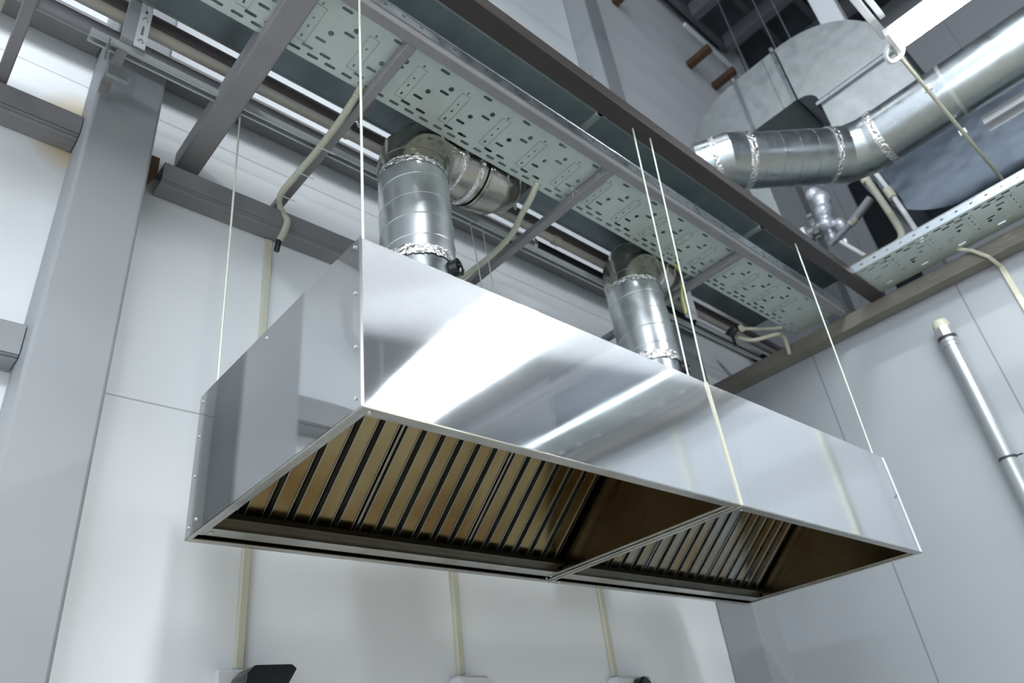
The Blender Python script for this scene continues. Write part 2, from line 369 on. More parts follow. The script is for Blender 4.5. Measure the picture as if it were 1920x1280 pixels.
# ------------------------------------------------------------------ round ducts rising from the hoods
def vertical_duct(x, label, run=.21):
    y = .80; R = .17
    t = thing('ventilation_duct', label, 'ventilation duct', (x, y, H_H))
    obj('spigot', MB().cyl((x, y, H_H), (x, y, 1.26), R-.004, 56, cap=False), 'galv', t)
    sp = MB().cyl((x, y, 1.24), (x, y, 1.85), R, 64, cap=False)
    obj('spiral_pipe', sp, 'galv_duct', t)
    hel = [(x+(R+.0008)*math.cos(a), y+(R+.0008)*math.sin(a), 1.25+.122*a/(2*PI)) for a in [i*2*PI/48 for i in range(int(48*.56/.122))]]
    obj('spiral_seam', MB().sweep(hel, .0022, 6), 'galv_duct', t)
    def tape(z0, z1, seed):
        rnd = random.Random(seed); vs = []; fs = []; n = 96; rows = 7
        off = [rnd.uniform(-.006, .006) for _ in range(n)]; off2 = [rnd.uniform(-.006, .006) for _ in range(n)]
        for j in range(rows):
            for i in range(n):
                a = 2*PI*i/n; v = j/(rows-1)
                z = (z0+off[i])*(1-v)+(z1+off2[i])*v; r = R+.0018+rnd.uniform(-.0008, .0014)
                vs.append((x+r*math.cos(a), y+r*math.sin(a), z))
        for j in range(rows-1):
            for i in range(n):
                i2 = (i+1) % n; fs.append((j*n+i, j*n+i2, (j+1)*n+i2, (j+1)*n+i))
        obj('foil_tape', MB().add(vs, fs), 'foil', t, sharp=180)
    tape(1.222, 1.275, x); tape(1.775, 1.83, x+5)
    # elbow of four mitred gores turning to +X
    rb = .20; c = (x+rb, y, 1.86); e = arc(c, rb, 180, 90, 4)
    path = [(x, y, 1.81)]+e
    obj('elbow', MB().sweep(path, [R+.003, R+.004]+[R+.004]*(len(path)-2), 64, cap=False), 'elbow', t, sharp=14)
    for p, q in ((Vector((x, y, 1.862)), Vector((0, 0, 1))), (Vector(e[2]), None), (Vector(e[-1]), Vector((1, 0, 0)))):
        if q is None: q = Vector((math.sin(PI/4), 0, math.cos(PI/4)))
        ring = MB().sweep([p-q*.003, p+q*.003], [R+.0075]*2, 64)
        obj('elbow_seam', ring, 'elbow', t)
    zx = 1.86+rb
    obj('cross_pipe', MB().cyl((x+rb, y, zx), (x+rb+run+.02, y, zx), R-.006, 64, cap=False), 'elbow', t)
    # clamp + tape patches on cross pipe
    obj('pipe_clamp', MB().cyl((x+rb+run*.62, y, zx), (x+rb+run*.62+.025, y, zx), R+.006, 64), 'foil', t)
    obj('foil_tape', MB().cyl((x+rb+.012, y, zx), (x+rb+.05, y, zx), R-.003, 64), 'foil', t)
    x3 = x+rb+run
    e2 = arc((x3, y, zx+rb), rb, 270, 360, 4)
    obj('elbow', MB().sweep([(x3-.02, y, zx)]+e2+[(x3+rb, y, 2.297)], [R+.004]*(len(e2)+2), 64, cap=False), 'elbow', t, sharp=14)
    for p, q in ((Vector(e2[0]), Vector((1, 0, 0))), (Vector(e2[1]), Vector((math.cos(math.radians(22.5)), 0, math.sin(math.radians(22.5))))), (Vector(e2[2]), Vector((.707, 0, .707)))):
        obj('elbow_seam', MB().sweep([p-q*.003, p+q*.003], [R+.009]*2, 64), 'elbow', t)
    # damper quadrant on the spigot
    n = Vector((.40, -.92, 0)).normalized(); s = Vector((x, y, 1.192))+n*(R-.004)
    d = obj('damper_housing', MB().sweep([s, s+n*.035, s+n*.035, s+n*.008, s+n*.008], [.041, .041, .036, .036, .001], 32), 'black', t)
    tn = Vector((.83, .56, 0)); a = s+n*.04
    lv = MB().sweep([a-tn*.02-Vector((0,0,.004)), a+tn*.0, a+tn*.035+Vector((0, 0, .008)), a+tn*.055+Vector((0, 0, .014))], [.004, .007, .005, .003], 8)
    lv.cyl(s+n*.006, a, .008, 12)
    obj('damper_lever', lv, 'black', d)
    obj('clip', MB().box(s.x+.012, s.y-.036, s.z-.026, s.x+.018, s.y-.030, s.z-.006), 'bolt', d)
    return t
vertical_duct(.812, 'spiral ventilation duct with foil tape rising from the long hood near the camera')
vertical_duct(2.48, 'spiral ventilation duct with foil tape rising behind the pair of rods', .0)

obj('earth_wire', MB().sweep(smooth_path([(2.715, .60, 1.99), (2.73, .585, 1.90), (2.69, .58, 1.80), (2.655, .58, 1.70), (2.66, .59, 1.58)], 8), .006, 10), 'green',
    label='thin yellow wire hanging beside the elbow of the second duct', cat='wire', loc=(2.7, .58, 1.6))
# ------------------------------------------------------------------ support grid
def tube_y(name, x0, x1, z0, z1, y0, y1, label, m='tube', bev=.005):
    obj(name, MB().box(x0, y0, z0, x1, y1, z1), m, label=label, cat='support beam', loc=((x0+x1)/2, (y0+y1)/2, z0), bevel=bev)
tube_y('box_beam', -.078, .03, 1.95, 2.07, -1.9, 1.517, 'thick grey square beam reaching out from the white wall over the hood end', bev=.008)
tube_y('cross_tube', .418, .463, 1.95, 1.994, .2705, 1.517, 'thin grey cross tube carrying the cable tray with a corrugated conduit tied to it')
tube_y('cross_tube', 1.690, 1.742, 1.95, 1.994, .2705, 1.517, 'thin grey cross tube under the cable tray between the two round ducts')
tube_y('cross_tube', 2.955, 3.002, 1.95, 1.994, .2705, 1.517, 'thin grey cross tube under the cable tray beyond the second duct')
tube_y('cross_tube', -.835, -.790, 1.95, 1.994, .2705, 1.515, 'thin grey cross tube beyond the column, near the fat cream hose')
obj('edge_tube', MB().box(-1.5, .222, 1.95, -.080, .270, 1.994).box(.032, .222, 1.95, 4.29, .270, 1.994), 'tube',
    label='long grey square tube along the front edge of the perforated cable tray', cat='support beam', loc=(1.5, .24, 1.95), bevel=.004)
db = obj('long_beam', MB().box(-1.5, -.055, 1.95, 4.40, .036, 2.03), 'dark',
    label='long dark brown beam above the hood holding the front rods', cat='beam', loc=(1.5, 0, 1.95), bevel=.004)
obj('strut_channel', 
    MB().box(-.60, 1.015, 2.033, 7.0, 1.056, 2.036).box(-.60, 1.015, 1.996, 7.0, 1.0175, 2.033).box(-.60, 1.0535, 1.996, 7.0, 1.056, 2.033).box(-.60, 1.0175, 1.996, 7.0, 1.024, 1.999).box(-.60, 1.047, 1.996, 7.0, 1.0535, 1.999),
    'strut', label='galvanised slotted strut channel running along the wall behind the hood', cat='strut channel', loc=(1.8, .98, 2.0))
# slots seen inside the strut
sl = bpy.data.objects['strut_channel']
s_ = MB()
for i in range(96): s_.box(-.575+i*.05, 1.029, 2.0305, -.547+i*.05, 1.042, 2.0328)
obj('slot_groove', s_, 'black', sl)

# slotted hanger bracket + tube at top left
t = thing('hanger_bracket', 'white slotted hanger bracket bolted to a grey tube above the strut channel', 'bracket', (-.44, 1.02, 2.036))
b = MB(); x0, x1, y = -.450, -.404, .983
zs = [2.036, 2.06, 2.09, 2.13, 2.17]
def plate(b, x0, x1, z0, z1, y, th, holes):
    """vertical plate facing -Y with rectangular openings (x0,x1,z0,z1)"""
    xs = sorted({x0, x1}|{h[0] for h in holes}|{h[1] for h in holes}); zz = sorted({z0, z1}|{h[2] for h in holes}|{h[3] for h in holes})
    for i in range(len(xs)-1):
        for j in range(len(zz)-1):
            cx, cz = (xs[i]+xs[i+1])/2, (zz[j]+zz[j+1])/2
            if any(h[0] < cx < h[1] and h[2] < cz < h[3] for h in holes): continue
            b.box(xs[i], y, zz[j], xs[i+1], y+th, zz[j+1])
plate(b, x0, x1, 2.015, 2.9, y, .004, [(-.432, -.422, 2.095, 2.155), (-.432, -.422, 2.24, 2.30)])
obj('slotted_plate', b, 'whitesteel', t)
obj('hanger_tube', MB().box(-.496, .987, 2.0375, -.451, 1.017, 2.9), 'column', t)
for z in (2.05, 2.195, 2.34): obj('bolt', MB().cyl((-.427, .983, z), (-.427, .978, z), .011, 14).cyl((-.427, .978, z), (-.427, .970, z), .006, 6), 'bolt', t)
t2 = thing('angle_bracket', 'small grey angle bracket hanging under the strut channel by the column top', 'bracket', (-.49, 1.1, 1.9))
obj('angle', MB().box(-.535, .99, 1.86, -.528, 1.03, 1.996).box(-.50, 1.08, 1.90, -.42, 1.10, 1.96), 'galv_dull', t2)
obj('angle_arm', MB().box(-.50, .99, 1.955, -.46, 1.20, 1.960).box(-.50, 1.19, 1.90, -.46, 1.20, 1.960), 'tube', t2)

# ------------------------------------------------------------------ perforated cable trays
def stadium(x0, x1, y0, y1, n=6):
    """slot outline with rounded ends, counter clockwise"""
    w, h = x1-x0, y1-y0
    if w >= h:
        r = h/2; P = [(x1-r+r*math.cos(a), (y0+y1)/2+r*math.sin(a)) for a in [(-PI/2+PI*i/n) for i in range(n+1)]]
        P += [(x0+r+r*math.cos(a), (y0+y1)/2+r*math.sin(a)) for a in [(PI/2+PI*i/n) for i in range(n+1)]]
    else:
        r = w/2; P = [((x0+x1)/2+r*math.cos(a), y1-r+r*math.sin(a)) for a in [PI*i/n for i in range(n+1)]]
        P += [((x0+x1)/2+r*math.cos(a), y0+r+r*math.sin(a)) for a in [PI+PI*i/n for i in range(n+1)]]
    return P
def perforated(rows, x0, x1, z, th, flip=False):
    """rows: list of (y0, y1, [slots (sx0,sx1,sy0,sy1)]) covering the sheet; each strip is cut into cells round its slots"""
    vs = []; fs = []
    def quad(a, b, c, d): o = len(vs); vs.extend([a, b, c, d]); fs.append((o, o+1, o+2, o+3))
    for (ya, yb, slots) in rows:
        slots = sorted(slots); cur = x0
        for (sa, sb, ta, tb) in slots:
            ca, cb = sa-.003, sb+.003
            if ca > cur+1e-6: quad((cur, ya), (ca, ya), (ca, yb), (cur, yb))
            P = stadium(sa, sb, ta, tb); cx, cy = (sa+sb)/2, (ta+tb)/2; O = []
            for p in P:
                dx, dy = p[0]-cx, p[1]-cy
                k = min(((cb-cx) if dx > 0 else (cx-ca))/abs(dx) if abs(dx) > 1e-7 else 1e9, ((yb-cy) if dy > 0 else (cy-ya))/abs(dy) if abs(dy) > 1e-7 else 1e9)
                O.append((cx+dx*k, cy+dy*k))
            n = len(P)
            for i in range(n):
                j = (i+1) % n
                q0, q1 = O[i], O[j]
                # put the cell corner in when the outer points lie on different sides
                on = lambda q: 'x' if min(abs(q[0]-ca), abs(q[0]-cb)) < 1e-6 else 'y'
                if on(q0) != on(q1):
                    cr = (q0[0] if on(q0) == 'x' else q1[0], q1[1] if on(q0) == 'x' else q0[1])
                    o = len(vs); vs.extend([P[i], q0, cr, q1, P[j]]); fs.append((o, o+1, o+2, o+3, o+4))
                else: quad(P[i], q0, q1, P[j])
            cur = cb
        if cur < x1-1e-6: quad((cur, ya), (x1, ya), (x1, yb), (cur, yb))
    mb = MB()
    V = [((a, b, z) if not flip else (b, a, z)) for a, b in vs]
    mb.add(V, fs); return mb
def tray_rows(xa, xb, y_in, y_out):
    """y_out = outer edge with the dense row of slots; returns strips from y_in to y_out"""
    s = 1 if y_out > y_in else -1; rows = []; W = abs(y_out-y_in)
    def strip(d0, d1, slots):   # d measured from y_out inwards
        a, b = sorted((y_out-s*d0, y_out-s*d1)); rows.append((a, b, slots))
    def line(d, pitch, ln, off, skip=None, hh=.010, only=None):
        out = []; k = 0; x = xa+off
        yc = y_out-s*d
        while x+ln < xb-.01:
            if skip is None or not skip((x-xa)): out.append((x, x+ln, yc-hh/2, yc+hh/2))
            x += pitch; k += 1
        return out
    per = .25
    band = lambda u: (u % per) > per-.092 and (u % per) < per+.001
    mid = [xa+per*(k+1)-.037 for k in range(int((xb-xa)/per)-1)]
    def dots(d, w, h): return [(q-w/2, q+w/2, y_out-s*d-h/2, y_out-s*d+h/2) for q in mid]
    def rounds(d, off, r=.013): return [(q-r, q+r, y_out-s*d-r, y_out-s*d+r) for q in [xa+off+per*k for k in range(int((xb-xa)/per)-1)]]
    H = .0145
    strip(0, .022, []); strip(.022, .040, line(.031, .0835, .052, .02, hh=H)); strip(.040, .054, [])
    strip(.054, .072, line(.063, .0835, .052, .062, lambda u: band(u+.03), hh=H)); strip(.072, .086, [])
    strip(.086, .106, dots(.096, .009, .018)); strip(.106, .114, [])
    strip(.114, .132, line(.123, .125, .050, .01, lambda u: band(u+.03), hh=H)); strip(.132, .140, [])
    strip(.140, .160, dots(.150, .008, .017)); 
    strip(.160, .190, rounds(.175, .055)); strip(.190, .204, dots(.197, .011, .011))
    strip(.204, .222, line(.213, .25, .050, .095, hh=H)); strip(.222, .232, [])
    strip(.232, .262, rounds(.247, .135)); strip(.262, .266, [])
    strip(.266, .284, dots(.275, .008, .016)); strip(.284, .298, [])
    strip(.298, .316, line(.307, .25, .050, .03, hh=H)); strip(.316, .332, [])
    strip(.332, .350, line(.341, .125, .050, .07, lambda u: band(u+.03), hh=H)); strip(.350, .354, [])
    strip(.354, W, [])
    return rows
def tray(x0, x1, yi, yo, z, label, flip=False, slotwall=True):
    cx = ((x0+x1)/2, (yi+yo)/2, z) if not flip else ((yi+yo)/2, (x0+x1)/2, z)
    t = thing('cable_tray', label, 'cable tray', cx)
    o = obj('tray_bed', perforated(tray_rows(x0, x1, yi, yo), x0, x1, z, .0015, flip), 'galv_tray', t, sharp=180)
    per = .25; s = 1 if yo > yi else -1
    for k in range(int((x1-x0)/per)-1):
        e = MB(); q = x0+per*(k+1)-.062
        a, b = sorted((yo-s*.072, yo-s*.262))
        for xx in (q, q+.050):
            args = (xx, a, z-.0022, xx+.0018, b, z-.0008)
            if flip: e.box(args[1], args[0], args[2], args[4], args[3], args[5])
            else: e.box(*args)
        for yy in (a, b-.0018):
            if flip: e.box(yy, q, z-.0022, yy+.0018, q+.05, z-.0008)
            else: e.box(q, yy, z-.0022, q+.05, yy+.0018, z-.0008)
        obj('embossed_groove', e, 'galv_dull', t)
    # side walls with small slots and rolled top edge
    for yy in (yi, yo):
        h = .062; w = MB(); n = int((x1-x0)/.0905); 
        for k in range(n+1):
            xa_ = x0+k*.0905; xb_ = min(x1, xa_+.0905); c0, c1 = xa_+.035, min(xa_+.053, xb_)
            if xb_ <= xa_: continue
            seg = [(xa_, min(c0, xb_), z, z+h)]
            if c0 < xb_: seg += [(c0, c1, z, z+.028), (c0, c1, z+.037, z+h), (c1, xb_, z, z+h)]
            for (a_, b_, z0, z1) in seg:
                if b_-a_ < 1e-4: continue
                if flip: w.box(yy-.0008, a_, z0, yy+.0008, b_, z1)
                else: w.box(a_, yy-.0008, z0, b_, yy+.0008, z1)
        rr = .004
        if flip: w.cyl((yy, x0, z+h), (yy, x1, z+h), rr, 8)
        else: w.cyl((x0, yy, z+h), (x1, yy, z+h), rr, 8)
        obj('side_wall', w, 'galv', t)
    return t
tray(-1.4, 4.28, .218, .622, 1.997, 'perforated galvanised cable tray running above the hood toward the partition')
tray(-6.5, .02, 4.30, 3.88, 1.985, 'perforated galvanised cable tray running along the top of the partition', flip=True)
# white cable ties dangling from tray
o = MB()
for (dx, dy) in ((.03, .02), (.05, -.02), (-.02, -.03)): o.sweep(smooth_path([(1.655, .50, 1.995), (1.655+dx*.5, .50+dy*.4, 1.975), (1.655+dx, .5+dy, 1.955)], 4), .0013, 6)
obj('cable_tie', o, 'white', label='white cable tie ends sticking out of the tray by the cross tube', cat='cable tie', loc=(1.655, .5, 1.99))

# ------------------------------------------------------------------ wide rectangular duct above
t = thing('rectangular_duct', 'wide flat galvanised duct running above the perforated cable tray', 'ventilation duct', (1.2, .59, 2.30))
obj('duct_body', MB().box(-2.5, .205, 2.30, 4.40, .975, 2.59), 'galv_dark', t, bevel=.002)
for x in (-1.2, -.55, .1, .75, 1.4, 2.05, 2.7, 3.35, 4.0): obj('seam', MB().box(x, .203, 2.297, x+.004, .977, 2.592), 'galv', t)
obj('edge_flange', MB().box(-2.5, .200, 2.296, 4.40, .212, 2.304).box(-2.5, .968, 2.296, 4.40, .979, 2.304), 'galv', t)
for x in (1.62, 3.25): obj('support_angle', MB().box(x, .185, 2.27, x+.03, .995, 2.30).box(x, .185, 2.27, x+.03, .20, 2.60), 'galv_dull', t)
for i, (x, lab) in enumerate(((.62, 'pair of clamp rods under the flat duct by the corrugated conduit'), (1.71, 'clamp rod under the flat duct between the two round ducts'))):
    t = thing('duct_clamp', lab, 'clamp', (x, .85, 2.2)); 
    obj('clamp_bar', MB().box(x-.012, .70, 2.270, x+.012, .985, 2.295), 'tube', t)
    obj('clamp_bolt', MB().cyl((x, .975, 2.22), (x, .975, 2.29), .006, 10).cyl((x, .975, 2.235), (x, .975, 2.25), .012, 6), 'bolt', t)

# ------------------------------------------------------------------ pipes along the back wall
def pipe_x(name, x0, x1, y, z, r, m, label, joints=(), extra=None):
    t = thing(name, label, 'pipe', ((x0+x1)/2, y, z))
    obj('pipe_run', MB().cyl((x0, y, z), (x1, y, z), r, 24), m, t)
    for j in joints: obj('coupling', MB().cyl((j, y, z), (j+.05, y, z), r+.006, 24), m, t)
    return t
pipe_x('wall_pipe', -2.5, 7.6, 1.046, 2.22, .026, 'pipe', 'beige grey pipe running beside the flat duct the length of the white wall', (.55, 2.1))
pipe_x('wall_pipe', -2.5, 7.6, 1.10, 2.33, .052, 'pipe_dark', 'fat dark primed pipe tucked beside the flat duct')
t = pipe_x('wall_pipe', -2.5, 7.6, 1.165, 2.215, .036, 'pipe_grey', 'grey pipe behind the strut channel changing to black insulation', (-.84,))
obj('insulation_sleeve', MB().cyl((2.02, 1.165, 2.215), (7.6, 1.165, 2.215), .047, 24), 'foam', t)
obj('sleeve_clamp', MB().cyl((2.0, 1.165, 2.215), (2.03, 1.165, 2.215), .052, 24).cyl((2.015, 1.165, 2.15), (2.015, 1.165, 2.28), .008, 8), 'bolt', t)
pipe_x('wall_pipe', -2.5, 7.6, 1.215, 2.27, .017, 'silver', 'slim silver pipe closest to the white wall, above the grey pipe', (-.72, .9))
pipe_x('wall_pipe', 3.50, 4.35, .975, 2.03, .017, 'silver', 'short bright pipe with valve near the partition corner')
# valve + ochre conduits in the corner
t = thing('corner_valve', 'black pipe valve with cream conduits in the corner above the partition beam', 'valve', (3.95, .95, 2.04))
obj('valve_body', MB().sweep([(3.93, .90, 2.10), (3.93, .95, 2.08), (3.93, 1.0, 2.06)], [.028, .036, .024], 16).cyl((3.93, .95, 2.05), (3.93, .95, 1.96), .012, 10), 'black', t)
obj('valve_collar', MB().cyl((3.95, .88, 2.08), (3.95, .86, 2.08), .03, 16), 'cream', t)
obj('conduit_bend', MB().sweep(smooth_path([(3.96, .86, 2.075), (4.0, .76, 2.03), (4.05, .61, 1.975)], 6), .013, 12), 'cream2', t)
obj('conduit_loop', MB().sweep(smooth_path([(4.0, .95, 2.06), (4.15, .90, 2.055), (4.24, .74, 2.05), (4.25, .70, 2.0), (4.26, .71, 1.86)], 8), .016, 12), 'cream', t)
t = thing('cable_cover', 'pale cable cover box hanging behind the second cross tube', 'cable cover', (3.1, .72, 2.0))
obj('cover_box', MB().box(3.27, .885, 1.98, 3.36, .935, 2.29).box(3.36, .9, 1.98, 3.365, .93, 2.29), 'whitesteel', t, bevel=.004)

# ------------------------------------------------------------------ corrugated conduits
p = smooth_path([(.405, .60, 2.02), (.392, .66, 1.955), (.395, .80, 1.93), (.398, 1.0, 1.925), (.395, 1.2, 1.925), (.398, 1.36, 1.92), (.43, 1.40, 1.86), (.452, 1.378, 1.80), (.43, 1.362, 1.70), (.418, 1.38, 1.655)], 5)
t = thing('corrugated_conduit', 'cream corrugated conduit tied along a cross tube then dropping to the wall', 'conduit', (.41, 1.2, 1.66))
obj('hose', corrugated(p, .0155), 'cream2', t)
obj('end_sleeve', MB().cyl((.418, 1.382, 1.66), (.415, 1.40, 1.60), .014, 14), 'black', t)
for y in (.95, 1.15, 1.34): obj('cable_tie', MB().box(.378, y, 1.908, .47, y+.004, 1.912), 'white', t)
p = smooth_path([(1.50, .60, 2.02), (1.495, .66, 1.95), (1.53, .78, 1.935), (1.59, .93, 1.93), (1.615, 1.14, 1.93), (1.60, 1.32, 1.92), (1.56, 1.385, 1.88), (1.47, 1.44, 1.70), (1.452, 1.485, 1.5)], 5)
t = thing('corrugated_conduit', 'cream conduit curving down behind the hood beside the first round duct', 'conduit', (1.53, 1.1, 1.9))
obj('hose', MB().sweep(p, .0175, 14), 'cream2', t)
t = thing('cream_hose', 'fat cream hose hanging at the frame edge beyond the column', 'hose', (-.93, .9, 1.5))
obj('hose', MB().sweep(smooth_path([(-.965, .70, 2.28), (-.93, .80, 1.95), (-.93, .88, 1.6), (-1.0, 1.05, 1.45), (-1.12, 1.15, 1.35)], 8), .045, 24), 'cream2', t)

# conduits and boxes down the back wall
def wall_conduit(x, z0, z1, label, box=None):
    t = thing('conduit_run', label, 'conduit', (x, YW-.015, z0))
    obj('conduit', MB().box(x-.0175, YW-.024, z0, x+.0175, YW-.002, z1), 'cream', t, bevel=.005)
    for z in (z0+.5, z0+1.1):
        if z < z1-.1: obj('clip', MB().box(x-.022, YW-.027, z, x+.022, YW-.002, z+.012), 'cream', t)
wall_conduit(.422, -.275, 1.745, 'cream wall conduit visible above and below the hood near the column')
wall_conduit(1.455, -.29, 1.745, 'cream wall conduit dropping below the hood to the first wall box')
wall_conduit(2.50, -.29, 1.745, 'cream wall conduit dropping below the hood to the second wall box')
def wall_box(x0, x1, label, black=None):
    t = thing('junction_box', label, 'junction box', ((x0+x1)/2, YW-.04, -.46))
    obj('box_body', MB().box(x0, YW-.08, -.46, x1, YW-.002, -.30), 'white', t, bevel=.012)
    obj('cover', MB().box(x0+.01, YW-.087, -.45, x1-.01, YW-.08, -.31), 'white', t, bevel=.004)
    if black: obj('knob', MB().sweep([(black, YW-.087, -.36), (black, YW-.13, -.36), (black, YW-.14, -.36)], [.05, .05, .04], 24), 'black', t)
wall_box(1.39, 1.56, 'white wall box at the foot of a cream conduit, peeking in at the frame bottom')
wall_box(2.44, 2.72, 'white wall box with a black knob at the frame bottom', 2.60)
t = thing('wall_switch', 'black angled cover on white box at the frame bottom beside a cream conduit', 'switch box', (.44, YW-.05, -.5))
obj('switch_body', MB().box(.33, YW-.05, -.5, .52, YW-.002, -.28), 'white', t, bevel=.008)
obj('hinged_cover', MB().prism([(.37, -.36), (.38, -.32), (.41, -.29), (.55, -.285), (.57, -.30), (.54, -.35), (.50, -.38)], 'y', 1.34, 1.465), 'black', t, bevel=.006)

# ------------------------------------------------------------------ partition side
t = thing('vertical_pipe', 'silver vertical pipe with a capped top on the grey partition', 'pipe', (4.33, -.30, FL))
px, py = 4.325, -.30
obj('pipe_run', MB().cyl((px, py, FL), (px, py, 1.42), .047, 40), 'silver', t)
obj('pipe_neck', MB().sweep([(px, py, 1.40), (px, py, 1.425), (px, py, 1.43), (px, py, 1.455)], [.050, .052, .056, .056], 40), 'silver', t)
obj('rubber_ring', MB().cyl((px, py, 1.452), (px, py, 1.475), .058, 40), 'rubber', t)
obj('cap_nut', MB().sweep([(px, py, 1.47), (px, py, 1.475), (px, py, 1.54), (px, py, 1.545)], [.05, .058, .058, .05], 8), 'silver', t, sharp=20)
obj('end_cap', MB().sweep([(px, py, 1.54), (px, py, 1.57), (px, py, 1.60), (px, py, 1.61)], [.052, .055, .045, .02], 32), 'cream2', t)
for z in (.60, -.7):
    c = obj('pipe_clamp', MB().cyl((px, py, z), (px, py, z+.014), .0505, 40), 'rubber', t)
    obj('clamp_bolt', MB().box(px+.045, py-.006, z, XR-.001, py+.006, z+.014).cyl((px, py-.05, z+.007), (px, py-.085, z+.007), .005, 8), 'rubber', c)
def part_conduit(y, label, z1=1.80):
    t = thing('partition_conduit', label, 'conduit', (XR-.012, y, FL))
    obj('conduit', MB().box(XR-.024, y-.0175, FL, XR-.001, y+.0175, z1), 'cream', t, bevel=.004)
    return t
t = part_conduit(-.762, 'cream conduit on the partition bending over its top beam')
obj('conduit_bend', MB().sweep([(XR-.012, -.762, 1.80), (4.285, -.740, 1.845), (4.270, -.68, 1.93), (4.27, -.60, 2.0)], .013, 12), 'cream', t)
part_conduit(-1.95, 'cream conduit on the partition seen only mirrored in the hood', 1.83)
part_conduit(-3.05, 'second cream conduit on the partition mirrored in the hood', 1.83)

# ------------------------------------------------------------------ large round duct up right
t = thing('ventilation_duct', 'big shiny round duct with an elbow under the bright lamp', 'ventilation duct', (3.83, -1.5, 2.8))
R = .195; z = 2.80; px = 3.83
P1 = Vector((px, -.40, z)); P2 = Vector((3.10, .21, z)); P3 = Vector((3.06, .62, z))
obj('spiral_pipe', MB().cyl((px, -4.5, z), (px, -.62, z), R, 72, cap=False), 'galv', t)
d = (P2-P1).normalized()
A0 = Vector((px, -.62, z)); A1 = Vector((px, -.47, z)); A2 = P1+d*.06+Vector((-.0, .02, 0)); A3 = P1+d*.20
obj('elbow', MB().sweep([A0, Vector((px, -.50, z)), Vector((px-.055, -.36, z)), P1+d*.17+Vector((-.02, .02, 0))], R+.006, 72, cap=False), 'galv', t, sharp=12)
s0 = P1+d*.15+Vector((-.02, .02, 0)); s1 = P2-d*.12
obj('diagonal_pipe', MB().cyl(s0, s1, R, 72, cap=False), 'galv', t)
obj('elbow', MB().sweep([s1-d*.02, P2-d*.02, Vector((3.05, .33, z)), Vector((3.05, .62, z)), Vector((3.05, .9, z))], R+.006, 72, cap=False), 'galv', t, sharp=12)
def ring(p, q, w, r, m, nm): p = Vector(p); q = Vector(q).normalized(); obj(nm, MB().sweep([p-q*w/2, p+q*w/2], [r, r], 72), m, t)
ring(s1-d*.01, d, .05, R+.009, 'foil', 'foil_tape'); ring(P2+Vector((-.03, .05, 0)), (-.4, .8, 0), .035, R+.010, 'foil', 'foil_tape')
ring(s0+d*.03, d, .035, R+.0085, 'foil', 'foil_tape'); ring((px, -.60, z), (0, 1, 0), .05, R+.009, 'foil', 'foil_tape')
for k in range(1, 5): ring(s0+d*(.05+k*.125), d, .004, R+.003, 'galv', 'seam_ring')
for yv in (-.78, -.95, -1.12, -1.29, -1.46, -1.63): ring((px, yv, z), (0, 1, 0), .004, R+.002, 'galv', 'seam_ring')
ring((px, -.50, z), (-.15, 1, 0), .006, R+.012, 'galv', 'seam_ring')
ring((px, -1.08, z), (0, 1, 0), .022, R+.004, 'galv_dull', 'hanger_band')

# tall rectangular duct with bends, behind it
t = thing('rectangular_duct', 'large pale rectangular duct arching over behind the round duct', 'ventilation duct', (4.9, 0, 2.5))
X0, X1 = 4.6, 5.15
Zb, Zt = 4.29, 4.99
obj('straight_section', MB().box(X0, .0, Zb, X1, .40, Zt), 'galv_dull', t)
def bend(c, ri, ro, a0, a1, n=16):
    """sector outline in YZ about centre c"""
    o = [(c[0]+ro*math.cos(math.radians(a0+(a1-a0)*i/n)), c[1]+ro*math.sin(math.radians(a0+(a1-a0)*i/n))) for i in range(n+1)]
    i_ = [(c[0]+ri*math.cos(math.radians(a1+(a0-a1)*i/n)), c[1]+ri*math.sin(math.radians(a1+(a0-a1)*i/n))) for i in range(n+1)]
    return o+i_
def shell(poly, name, m): obj(name, MB().prism(poly, 'x', X0, X1), m, t, sharp=14)
shell(bend((.43, 4.22), .06, .76, 0, 90), 'curved_section', 'galv_dull')
obj('leg_section', MB().box(X0, .49, 2.9, X1, 1.19, 4.22), 'galv_dull', t)
shell(bend((-.04, 4.13), .15, .86, 90, 180), 'curved_section', 'galv_dull')
obj('leg_section', MB().box(X0, -.90, 3.18, X1, -.19, 4.06), 'galv_dull', t)
shell(bend((-.88, 3.16), .02, .68, 270, 360), 'lower_bend', 'shiny')
obj('lower_section', MB().box(X0, -3.5, 2.48, X1, -.88, 3.14), 'shiny', t)
for (y0, y1, z0, z1) in ((.400, .430, Zb-.03, Zt+.03), (-.030, 0, Zb-.03, Zt+.03), (-.93, -.16, 4.06, 4.095), (.46, 1.22, 4.185, 4.22)):
    obj('flange', MB().box(X0-.03, y0, z0, X1+.03, y1, z1), 'galv', t)
for y in (.40, -.03):
    obj('flange_bolt', MB().cyl((X0-.045, y+.015, Zt), (X0+.02, y+.015, Zt), .014, 10), 'bolt', t)
obj('lengthwise_crease', MB().box(X0-.003, .10, Zb, X0, .108, Zt), 'galv', t)
for i, (x, y) in enumerate(((4.75, .30), (4.75, -.02), (4.78, -.17))):
    obj('duct_rod', MB().cyl((x, y, 4.99 if i < 2 else 4.92), (x, y, 9.4), .007, 8), 'galv', label=['thin rod rising from the tall rectangular duct near its curved shoulder toward the white wall', 'thin rod rising from the middle of the tall rectangular duct', 'short thin rod beside the round shoulder of the tall rectangular duct'][i], cat='hanging rod', loc=(x, y, 5.0))
# white square drop duct above
obj('vertical_duct', MB().box(5.6, -.55, 4.9, 5.85, -.33, ROOF-.001), 'paint_white', label='white square vertical duct rising behind the tall rectangular duct', cat='ventilation duct', loc=(5.7, -.44, 4.9), bevel=.01)

